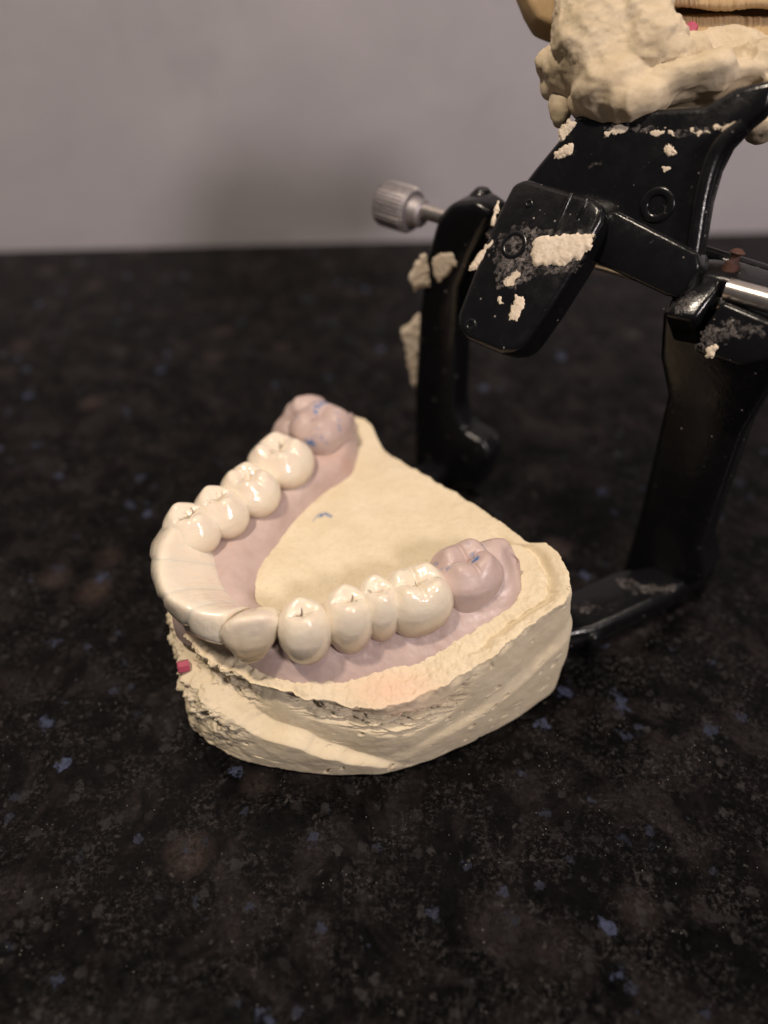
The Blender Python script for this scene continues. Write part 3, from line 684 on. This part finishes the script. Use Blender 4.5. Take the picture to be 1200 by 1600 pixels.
for k in range(4):
    a, b = cuts[k], cuts[k + 1]
    i0, i1 = int(a * (NTB - 1)), int(b * (NTB - 1))
    seg = FULL[i0:i1 + 1].copy(); n = len(seg); tt = np.linspace(0, 1, n)
    cen = seg.mean(1, keepdims=True)
    e = np.minimum(tt, 1 - tt) * (b - a) * 34                 # mm from the nearest end
    endk = 1.0 if k == 0 else 0.0; endl = 1.0 if k == 3 else 0.0
    f = 1 - 0.022 * np.exp(-(e / 0.7) ** 2)
    if endk: f = f * (0.45 + 0.55 * np.sqrt(np.clip(tt / 0.22, 0, 1) * (2 - np.clip(tt / 0.22, 0, 1))))
    if endl: f = f * (0.80 + 0.20 * np.sqrt(np.clip((1 - tt) / 0.12, 0, 1)))
    u = np.linspace(0, 1, NSB, endpoint=False)[:-1] if False else np.linspace(0, 1, FULL.shape[1], endpoint=False)
    # labial side: deeper notch between teeth low down
    notch = np.exp(-(e / 1.0) ** 2)[:, None] * np.exp(-((u - 0.05) / 0.13) ** 2)[None, :]
    seg = cen + (seg - cen) * (f[:, None] - 0.12 * notch)[..., None]
    seg[..., 2] += (0.9 * notch)
    P = seg.reshape(-1, 3)
    dirn = P - np.repeat(cen[:, 0], FULL.shape[1], 0); dirn /= np.linalg.norm(dirn, axis=1)[:, None] + 1e-9
    uu = np.tile(u, n); T = np.repeat(tt, FULL.shape[1])
    strk = noise(np.stack([np.repeat(np.linspace(a, b, n), FULL.shape[1]) * 60 + uu * 7, uu * 3, 0 * uu + k], -1), 0.9, 3)
    P = P + dirn * (0.035 * strk + 0.06 * fbm(P, 0.4, 2, 5 + k))[:, None]
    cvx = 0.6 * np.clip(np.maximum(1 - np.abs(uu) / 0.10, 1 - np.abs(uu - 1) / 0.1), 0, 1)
    z0 = np.zeros(len(P))
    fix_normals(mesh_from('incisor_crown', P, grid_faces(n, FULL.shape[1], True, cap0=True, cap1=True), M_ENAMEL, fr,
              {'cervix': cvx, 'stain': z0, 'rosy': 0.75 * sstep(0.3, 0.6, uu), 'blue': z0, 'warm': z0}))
# canine: a ring-shaped section (neck, labial bulge, cutting edge, inner slope) carried along the arch and closed at both ends
K = [(396, 1035, 24.2), (394, 1018, 27.6), (392, 992, 30.8), (391, 969, 33.3), (394, 958, 33.0), (402, 950, 30.6), (408, 950, 27.0), (404, 968, 24.6), (399, 1000, 23.8)]
Kw = [0.60, 0.88, 1.02, 0.95, 0.93, 0.98, 0.90, 0.75, 0.60]
KR = catmull(np.array([[*at_z(*p), w] for p, w in zip(K, Kw)]), 160, True)
ka = tdir((352, 972), (436, 960)); ka = np.array([math.cos(ka), math.sin(ka), 0])
kc_ = KR[:, :3].mean(0); NK = 110
KP = []; KC = []
for q in range(NK):
    sx = -math.cos(math.pi * (q + 0.02) / (NK - 0.96)); g = (1 - abs(sx) ** 2.7) ** 0.5
    ring_ = kc_ + (KR[:, :3] - kc_) * g
    # two shallow labial grooves
    lab = np.exp(-((np.arange(160) / 160 - 0.2) / 0.12) ** 2)
    gro = 0.16 * (math.exp(-((sx - 0.35) / 0.14) ** 2) + math.exp(-((sx + 0.35) / 0.14) ** 2))
    ring_ = ring_ + (ring_ - kc_) / 4.5 * (-gro * lab)[:, None]
    KP.append(ring_ + np.outer(KR[:, 3] * (sx * 5.15 - 0.25), ka))
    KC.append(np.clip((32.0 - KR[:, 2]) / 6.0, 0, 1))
KP = np.array(KP).reshape(-1, 3); KC = np.array(KC).ravel()
# the margin: a fine step just above the neck
zz = KP[:, 2]; mg = np.exp(-((zz - 25.6) / 0.25) ** 2)
KP = KP + (KP - kc_) / np.linalg.norm(KP - kc_, axis=1)[:, None] * (-0.12 * mg + 0.06 * fbm(KP, 0.5, 2, 61))[:, None]
k0 = 0 * zz
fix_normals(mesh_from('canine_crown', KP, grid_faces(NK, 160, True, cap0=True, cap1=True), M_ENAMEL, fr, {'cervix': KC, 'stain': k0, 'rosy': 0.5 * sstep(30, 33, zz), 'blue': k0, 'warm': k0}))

# small pink sleeves poking out of the left flank
for (px, py, z, L, r) in ((279, 1043, 15, 0.9, 1.1), (293, 1068, 12.5, 0.8, 0.9)):
    p = at_z(px, py, z); d = nrm([1, 0.35, -0.1])
    tube('dowel_sleeve', [p - d * 0.2, p, p + d * L * 1.2, p + d * L * 2], [r * 0.8, r, r * 1.0, r], M_PINK, cast, n=7)

# ------------------------------------------------------------------ articulator
art_lab = 'black hinged dental articulator standing open behind the cast, spattered with plaster'
FR_, FL_ = at_z(1015, 905, 0), at_z(690, 745, 0)
uax = nrm((FR_ - FL_) * [1, 1, 0]); vax = np.array([uax[1], -uax[0], 0])      # vax points to the viewer
if vax[1] > 0: vax = -vax
zax = np.array([0, 0, 1.0])
art = empty('articulator', ((FR_ + FL_) / 2), art_lab, 'articulator')
def PL(L, p0, n): return [on_plane(x, y, p0, n) for x, y in L]
# uprights
rp0 = FR_ + vax * 3
slab('upright', PL([(1052, 448), (1075, 425), (1130, 432), (1200, 455), (1235, 520), (1215, 590), (1160, 680), (1122, 790), (1098, 860), (1108, 905), (1060, 925), (965, 912), (972, 890), (996, 810), (1026, 680), (1040, 620), (1028, 560), (1032, 495)], rp0, vax), vax, 8.0, M_BLACK, art, bevel=1.6, segs=4)
lp0 = FL_ + vax * 3
slab('upright', PL([(702, 318), (742, 314), (770, 335), (738, 400), (716, 452), (710, 560), (708, 640), (722, 676), (752, 692), (764, 716), (745, 765), (655, 765), (645, 720), (645, 610), (652, 490), (664, 400), (682, 340)], lp0, vax), vax, 7.0, M_BLACK, art, bevel=1.6, segs=4)
# low base frame behind the cast
slab('base_arm', [at_z(x, y, 6.5) for x, y in [(958, 890), (1085, 868), (1120, 850), (1126, 880), (1050, 930), (930, 985), (850, 1000), (820, 960), (880, 925)]], zax, 6.2, M_BLACK, art, bevel=1.8)
for name, foot, Ln in (('base_arm', FL_, 16),):
    p = [foot + uax * 3.5 - vax * 5, foot - uax * 3.5 - vax * 5, foot - uax * 3.0 + vax * Ln, foot + uax * 3.5 + vax * Ln]
    slab(name, [q + zax * 6 for q in p], zax, 5.7, M_BLACK, art, bevel=1.5)
q0, q1 = FL_ + vax * 16, FR_ + vax * 24
slab('base_bar', [q + zax * 5.6 for q in (q0 - vax * 3, q1 - vax * 3, q1 + vax * 3, q0 + vax * 3)], zax, 5.4, M_BLACK, art, bevel=1.5)
# hinge rod + knurled thumbscrew
HZ = at_t(712, 338, 0)  # placeholder replaced below
hl = on_plane(715, 345, FL_, vax); hr = on_plane(1090, 452, FR_, vax)
hax = nrm(hr - hl)
tube('hinge_rod', [hl - hax * 12, hl, hr, hr + hax * 2], 1.5, M_STEEL, art)
tube('hinge_rod', [hr + hax * 0.5 + vax * 1.5, hr + hax * 14 + vax * 1.5], 1.9, M_STEEL, art)
sc0 = hl - hax * 16.0
screw = tube('thumbscrew', [sc0 - hax * 0.01 + hax * 3.5, sc0 + hax * 8], [1.6, 1.6], M_KNOB, art)
kc = on_plane(619, 322, FL_, vax)
tube('knurled_head', [kc - uax * 3.4, kc - uax * 3.1, kc - uax * 2.4, kc + uax * 3.6, kc + uax * 4.4], [3.8, 4.2, 4.5, 4.5, 3.9], M_KNOB, screw, n=288, flute=36, flute_d=0.22)
tube('screw_collar', [kc + uax * 4.3, kc + uax * 6.5, kc + uax * 7], [3.0, 2.7, 2.2], M_KNOB, screw)
# lug behind the left post
lug = on_plane(752, 318, FL_ - vax * 3, vax)
tube('hinge_lug', [lug + [0, 0, -9], lug + [0, 0, -2], lug + [0, 0, 1.5], lug + [0, 0, 2.8]], [2.4, 2.6, 2.4, 1.2], M_BLACK, art)

# upper member: mounting plate, tilted back
beta = math.radians(24)
bup = nrm(math.cos(beta) * zax - math.sin(beta) * vax)
npl = nrm(np.cross(uax, bup)); npl = npl if npl[1] < 0 else -npl
pp0 = on_plane(1088, 430, FR_ + vax * 4, vax)
plate = slab('mounting_plate', PL([(806, 300), (835, 262), (878, 210), (900, 178), (960, 172), (1100, 165), (1150, 135), (1215, 120), (1200, 170), (1172, 192), (1140, 226), (1122, 262), (1108, 312), (1098, 372), (1092, 405), (1050, 400), (930, 352), (850, 330)], pp0, npl), npl, 4.5, M_BLACK, art, bevel=1.1, segs=4)
# raised rim on the right side of the plate
rimp = PL([(1164, 196), (1128, 224), (1110, 258), (1096, 312), (1087, 370), (1082, 402)], pp0 + npl * 0.3, npl)
tube('plate_rib', catmull(rimp, 40), 1.25, M_BLACK, plate, n=16)
torus('screw_hole', on_plane(1027, 320, pp0 + npl * 0.1, npl), npl, 2.1, 0.65, M_BLACK, plate)
# hinge barrel
bp0 = pp0 + npl * 2.5
slab('hinge_barrel', PL([(948, 330), (962, 328), (1088, 392), (1094, 418), (1060, 466), (1040, 462), (926, 408), (922, 396)], bp0, npl), npl, 8.0, M_BLACK, art, bevel=0.9, segs=3)
# clamp head on the right upright, sloping towards the viewer
cn = nrm(0.75 * zax + 0.6 * vax - 0.1 * uax)
cp0 = on_plane(1080, 465, FR_ + vax * 6.5, vax)
slab('clamp_block', PL([(1078, 420), (1128, 432), (1122, 452), (1086, 500), (1036, 492), (1044, 470)], cp0, cn), cn, 9.0, M_BLACK, art, bevel=0.9, segs=3)
slab('gusset', PL([(1128, 470), (1200, 500), (1240, 520), (1225, 560), (1160, 575), (1084, 550), (1100, 510)], cp0 + vax * 0.5, nrm(0.35 * zax + vax)), nrm(0.35 * zax + vax), 4.0, M_BLACK, art, bevel=0.8)
rs0 = on_plane(1136, 452, FR_ + vax * 3.5, vax)
tube('hinge_pin', [rs0, rs0 + hax * 14], 1.75, M_STEEL, art)
b0 = on_plane(1095, 398, FR_ - vax * 9, vax)
tube('rear_bar', [b0 - uax * 8, b0 + uax * 22 + [0, 0, -1]], 1.9, M_BLACK, art)
ru = on_plane(1150, 402, FR_ - vax * 1, vax)
tube('rusty_screw', [ru + [0, 0, 1.2], ru + [0, 0, 0.8], ru - bup * 1.0, ru - bup * 5.5 - uax * 0.7], [0.7, 1.2, 1.25, 0.9], M_RUST, art, n=14)
# tongue reaching down towards the viewer
tn = nrm(0.80 * vax + 0.62 * zax - 0.1 * uax)
tp0 = on_plane(870, 300, pp0 + npl * 4.5, npl)
tongue = slab('support_tongue', PL([(800, 284), (822, 276), (930, 308), (945, 322), (940, 345), (905, 408), (860, 480), (822, 534), (806, 550), (780, 552), (728, 530), (712, 512), (713, 490), (740, 420), (772, 340)], tp0, tn), tn, 7.5, M_BLACK, art, bevel=2.0, segs=5, shrink=0.94)
for (xa, ya, xb, yb) in ((893, 303, 866, 362), (918, 312, 902, 344)):
    tube('rib', [on_plane(xa, ya, tp0 - tn * 0.1, tn), on_plane((xa + xb) / 2, (ya + yb) / 2, tp0, tn), on_plane(xb, yb, tp0 - tn * 0.3, tn)], [0.35, 0.5, 0.3], M_BLACK, tongue, n=12)
torus('boss_ring', on_plane(803, 383, tp0, tn), tn, 2.0, 0.45, M_BLACK, tongue)
torus('boss_ring', on_plane(826, 318, tp0, tn), tn, 0.5, 0.3, M_BLACK, tongue)
torus('boss_ring', on_plane(735, 508, tp0, tn), tn, 0.8, 0.4, M_BLACK, tongue)
# dried plaster splashes
def sp(pl, pts, p0, n, th, seed, mat=M_SPLASH, **kw):
    splat('plaster_splash', PL(pts, p0, n), n, th * 0.42, mat, pl, seed=seed, **kw)
sp(tongue, [(832, 376), (845, 368), (890, 366), (926, 366), (922, 384), (905, 402), (880, 414), (858, 412), (838, 418), (830, 400)], tp0, tn, 1.1, 1)
sp(tongue, [(806, 462), (820, 464), (818, 480), (808, 500), (796, 500), (798, 482)], tp0, tn, 0.55, 2)
sp(tongue, [(790, 430), (806, 422), (812, 432), (802, 448), (788, 446)], tp0, tn, 0.12, 3, rough=0.9)
sp(tongue, [(758, 385), (772, 370), (776, 378), (762, 396), (744, 418), (734, 420), (742, 402)], tp0 - tn * 0.2, tn, 0.7, 4)
sp(tongue, [(768, 345), (774, 320), (778, 312), (776, 330), (770, 352)], tp0 - tn * 0.4, tn, 0.5, 5)
sp(tongue, [(776, 464), (782, 462), (786, 474), (780, 478)], tp0, tn, 0.2, 6)
sp(plate, [(872, 205), (892, 186), (898, 194), (888, 212), (876, 218)], pp0, npl, 0.7, 7)
sp(plate, [(866, 240), (880, 226), (898, 222), (894, 238), (878, 246), (862, 252)], pp0, npl, 0.8, 8)
sp(plate, [(1038, 228), (1052, 224), (1056, 238), (1044, 246), (1036, 240)], pp0, npl, 0.6, 9)
sp(plate, [(945, 208), (965, 196), (985, 200), (970, 207), (950, 214)], pp0, npl, 0.25, 10, rough=0.9)
sp(plate, [(1010, 206), (1040, 200), (1056, 208), (1030, 213)], pp0, npl, 0.25, 11, rough=0.9)
sp(plate, [(1080, 205), (1104, 202), (1106, 208), (1084, 211)], pp0, npl, 0.25, 12, rough=0.9)
sp(plate, [(1118, 198), (1150, 190), (1154, 198), (1126, 204)], pp0, npl, 0.3, 13, rough=0.8)
sp(plate, [(1036, 261), (1048, 259), (1050, 265), (1038, 267)], pp0, npl, 0.2, 14)
lpf = lp0
sp(art, [(676, 400), (708, 394), (714, 410), (700, 432), (684, 444), (676, 425)], lpf, vax, 0.8, 15)
sp(art, [(648, 412), (664, 398), (670, 430), (668, 446), (648, 454), (640, 436)], lpf + vax * 0.3, vax, 1.3, 16)
sp(art, [(626, 516), (640, 508), (654, 490), (660, 505), (664, 530), (658, 560), (656, 600), (648, 608), (642, 590), (634, 545)], lpf - vax * 2, vax, 1.6, 17)
sp(art, [(652, 735), (662, 730), (666, 746), (656, 752)], FL_ + vax * 5.2 + zax * 2, vax, 0.6, 18)
sp(art, [(1104, 545), (1118, 540), (1114, 556), (1104, 558)], cp0 + vax * 1.0, nrm(0.35 * zax + vax), 0.5, 19)

# ------------------------------------------------------------------ plaster-mounted upper cast at the top right
tdep = lambda P: (P[1] * _c - (P[2] - CAM_H) * _s)
TD = tdep(on_plane(1000, 190, pp0, npl))
up = empty('mounted_cast', on_plane(1000, 180, pp0, npl), 'lumpy cream plaster mount with a yellowish ribbed cast, fixed on top of the articulator', 'mounted cast')
cx_, cz_ = np.array([1.0, 0, 0]), np.array([0, _s, _c])       # image right / up directions in space (for measuring sizes)
cy_ = np.array([0, _c, -_s])
def bl(px, py, dt, rx, ry, rz, rot=0):
    t = TD + dt; c = at_t(px, py, t); k = t / FPX
    M = Matrix(((cx_[0], cy_[0], cz_[0]), (cx_[1], cy_[1], cz_[1]), (cx_[2], cy_[2], cz_[2]))) @ Matrix.Rotation(math.radians(rot), 3, 'Y')
    return (c, (rx * k, rz * k, ry * k), M)
def mdisp(V, N):
    x, y = proj(V)
    gran = sstep(120, 60, y) if False else (1 - sstep(70, 130, y))
    big = 0.9 * fbm(V, 0.07, 2, 71) + 0.13 * fbm(V, 0.3, 3, 73) + 0.35 * (1 - gran) * fbm(np.stack([V[:, 0] * 0.25, V[:, 1] * 0.25, V[:, 2]], -1), 0.28, 3, 79)
    g = gran * (0.28 * np.maximum(0, fbm(V, 0.75, 3, 75, 0.6)) + 0.12 * fbm(V, 2.2, 2, 76))
    ridg = 0.9 * (0.45 - np.abs(noise(V, 0.095, 81)) * 2.2)
    ridg = ridg + 0.32 * (0.45 - np.abs(noise(V, 0.28, 85)) * 2.2)
    return big + ridg + g + 0.03 * fbm(V, 1.6, 2, 77)
blobs = [bl(925, 30, 2, 66, 85, 60), bl(990, 20, 2, 62, 80, 60), bl(945, 90, 3, 72, 55, 55), bl(1005, 70, 1, 55, 50, 50), bl(1035, 62, 0, 30, 26, 30), bl(1040, 92, 1, 40, 26, 40),
         bl(905, 112, 6, 52, 34, 45, 15), bl(862, 100, 8, 22, 20, 26, 25), bl(870, 122, 9, 18, 26, 20, 20), bl(878, 168, 9, 16, 36, 18, 8), bl(960, 140, 2, 62, 45, 50, 10), bl(925, 160, 6, 30, 26, 30),
         bl(1000, 158, 1, 55, 30, 45, -8), bl(1070, 128, 1, 90, 24, 50, -12), bl(1060, 150, 8, 80, 22, 40, -8), bl(1140, 126, 4, 70, 24, 50, -4), bl(1190, 110, 5, 60, 40, 60),
         bl(1075, 82, 2, 26, 26, 22), bl(1090, 108, -1, 60, 16, 26, -16), bl(1205, 165, 2, 26, 46, 36), bl(1192, 196, 2, 22, 26, 26), bl(990, -40, 8, 120, 60, 80), bl(1110, 100, 14, 110, 50, 60)]
fuse('mounting_plaster', blobs, 0.38, M_PLAS, up, mdisp, 14)
# smooth cast block showing at the far left of the mount
def blk(name, L, dt, thick, mat, bevel, nrml=None):
    t0 = TD + dt; n = nrm(-cy_ if nrml is None else nrml); p0 = at_t(1000, 50, t0)
    return slab(name, PL(L, p0, n), n, thick, mat, up, bevel=bevel, segs=4)
blk('cast_block', [(806, -50), (826, 0), (842, 28), (866, 38), (905, 38), (905, -90), (800, -90)], 12, 6, M_BLOCK, 1.2)
def ribs(name, y0, y1, dt, seed, x0=1000, x1=1260, lip=0):
    nx, ny = 420, 24; V = []
    for j in range(ny + 6):
        for i in range(nx):
            px = x0 + (x1 - x0) * i / (nx - 1); v = min(j, ny - 1) / (ny - 1)
            py = y0 + (y1 - y0) * v + 2.2 * math.sin(px * 0.05 + seed) + 0.02 * (px - 1100)
            if j >= ny: V.append(at_t(px, py, TD + dt + (j - ny + 1) * 2.2)); continue
            V.append(at_t(px, py, TD + dt + 1.2 * (abs(v - 0.5) * 2) ** 6))
    V = np.array(V); x, y = proj(V)
    q = np.stack([x * 0.13, y * 0.006, 0 * x + seed], -1)
    V = V + (-cy_) * (0.22 * fbm(q, 1.0, 3, 3) + 0.25 * fbm(V, 0.15, 2, seed))[:, None]
    return fix_normals(mesh_from(name, V, grid_faces(ny + 6, nx), M_BLOCK, up))
ribs('cast_layer', -60, 14, 6.5, 2); ribs('cast_layer', 22, 118, 9.5, 5)
blk('cast_core', [(1010, -60), (1270, -60), (1270, 130), (1010, 130)], 13, 14, M_BLOCK, 0.5)
pk = [(1058, 54), (1064, 62), (1086, 60), (1094, 38), (1084, 29), (1068, 38)]
blk('dowel_sleeve', pk, -1.5 + 6, 5, M_PINK, 0.5); blk('dowel_sleeve', [(1018, 12), (1036, 14), (1036, 32), (1022, 30)], 5.0, 5, M_PINK, 0.5)

def dustmat():
    t = NT('plaster_dust_film')
    a = t.math('MULTIPLY', t.ramp(t.noise(1.4, 7, 0.72, 0.5), [(0.42, 0.0), (0.66, 1.0)]), t.ramp(t.noise(0.35, 3, 0.5), [(0.35, 0.15), (0.6, 0.9)]))
    t.set(Base_Color=(0.34, 0.30, 0.285), Roughness=0.85, Alpha=t.math('MULTIPLY', a, 0.6)); return t.m
M_DUST = dustmat()
def film(pl, pts, p0, n, seed, th=0.07):
    splat('dust_smear', PL(pts, p0, n), n, th, M_DUST, pl, seed=seed, rough=1.0, drop=0.04, grain=0.6)
film(tongue, [(788, 395), (812, 398), (830, 412), (838, 424), (822, 440), (800, 452), (786, 448), (790, 424)], tp0 - tn * 0.02, tn, 31)
film(tongue, [(764, 372), (776, 372), (778, 390), (764, 398)], tp0 - tn * 0.02, tn, 32)
film(tongue, [(850, 410), (890, 418), (886, 430), (862, 426)], tp0 - tn * 0.02, tn, 33)
film(tongue, [(828, 352), (836, 358), (840, 372), (830, 374)], tp0 - tn * 0.02, tn, 34)
film(plate, [(940, 196), (985, 194), (1060, 200), (1110, 200), (1108, 210), (1040, 214), (980, 206), (945, 216)], pp0 - npl * 0.02, npl, 35)
film(plate, [(915, 262), (935, 248), (940, 256), (924, 270)], pp0 - npl * 0.02, npl, 36, 0.04)
gn = nrm(0.35 * zax + vax)
film(art, [(1088, 540), (1110, 508), (1150, 498), (1200, 512), (1196, 526), (1150, 530), (1110, 548)], cp0 + vax * 0.48, gn, 37)
film(art, [(1046, 482), (1070, 455), (1090, 450), (1086, 480), (1070, 492)], cp0 - cn * 0.02, cn, 38, 0.04)
film(art, [(962, 905), (985, 905), (1010, 918), (1060, 914), (1050, 922), (990, 926)], at_z(1000, 915, 6.6), zax, 39)
film(art, [(894, 944), (915, 942), (935, 950), (920, 956), (900, 952)], at_z(915, 948, 6.6), zax, 40)

film(tongue, [(776, 372), (812, 350), (850, 360), (900, 360), (930, 372), (900, 420), (850, 432), (800, 440), (780, 450), (775, 420)], tp0 + tn * 0.01, tn, 41, 0.03)
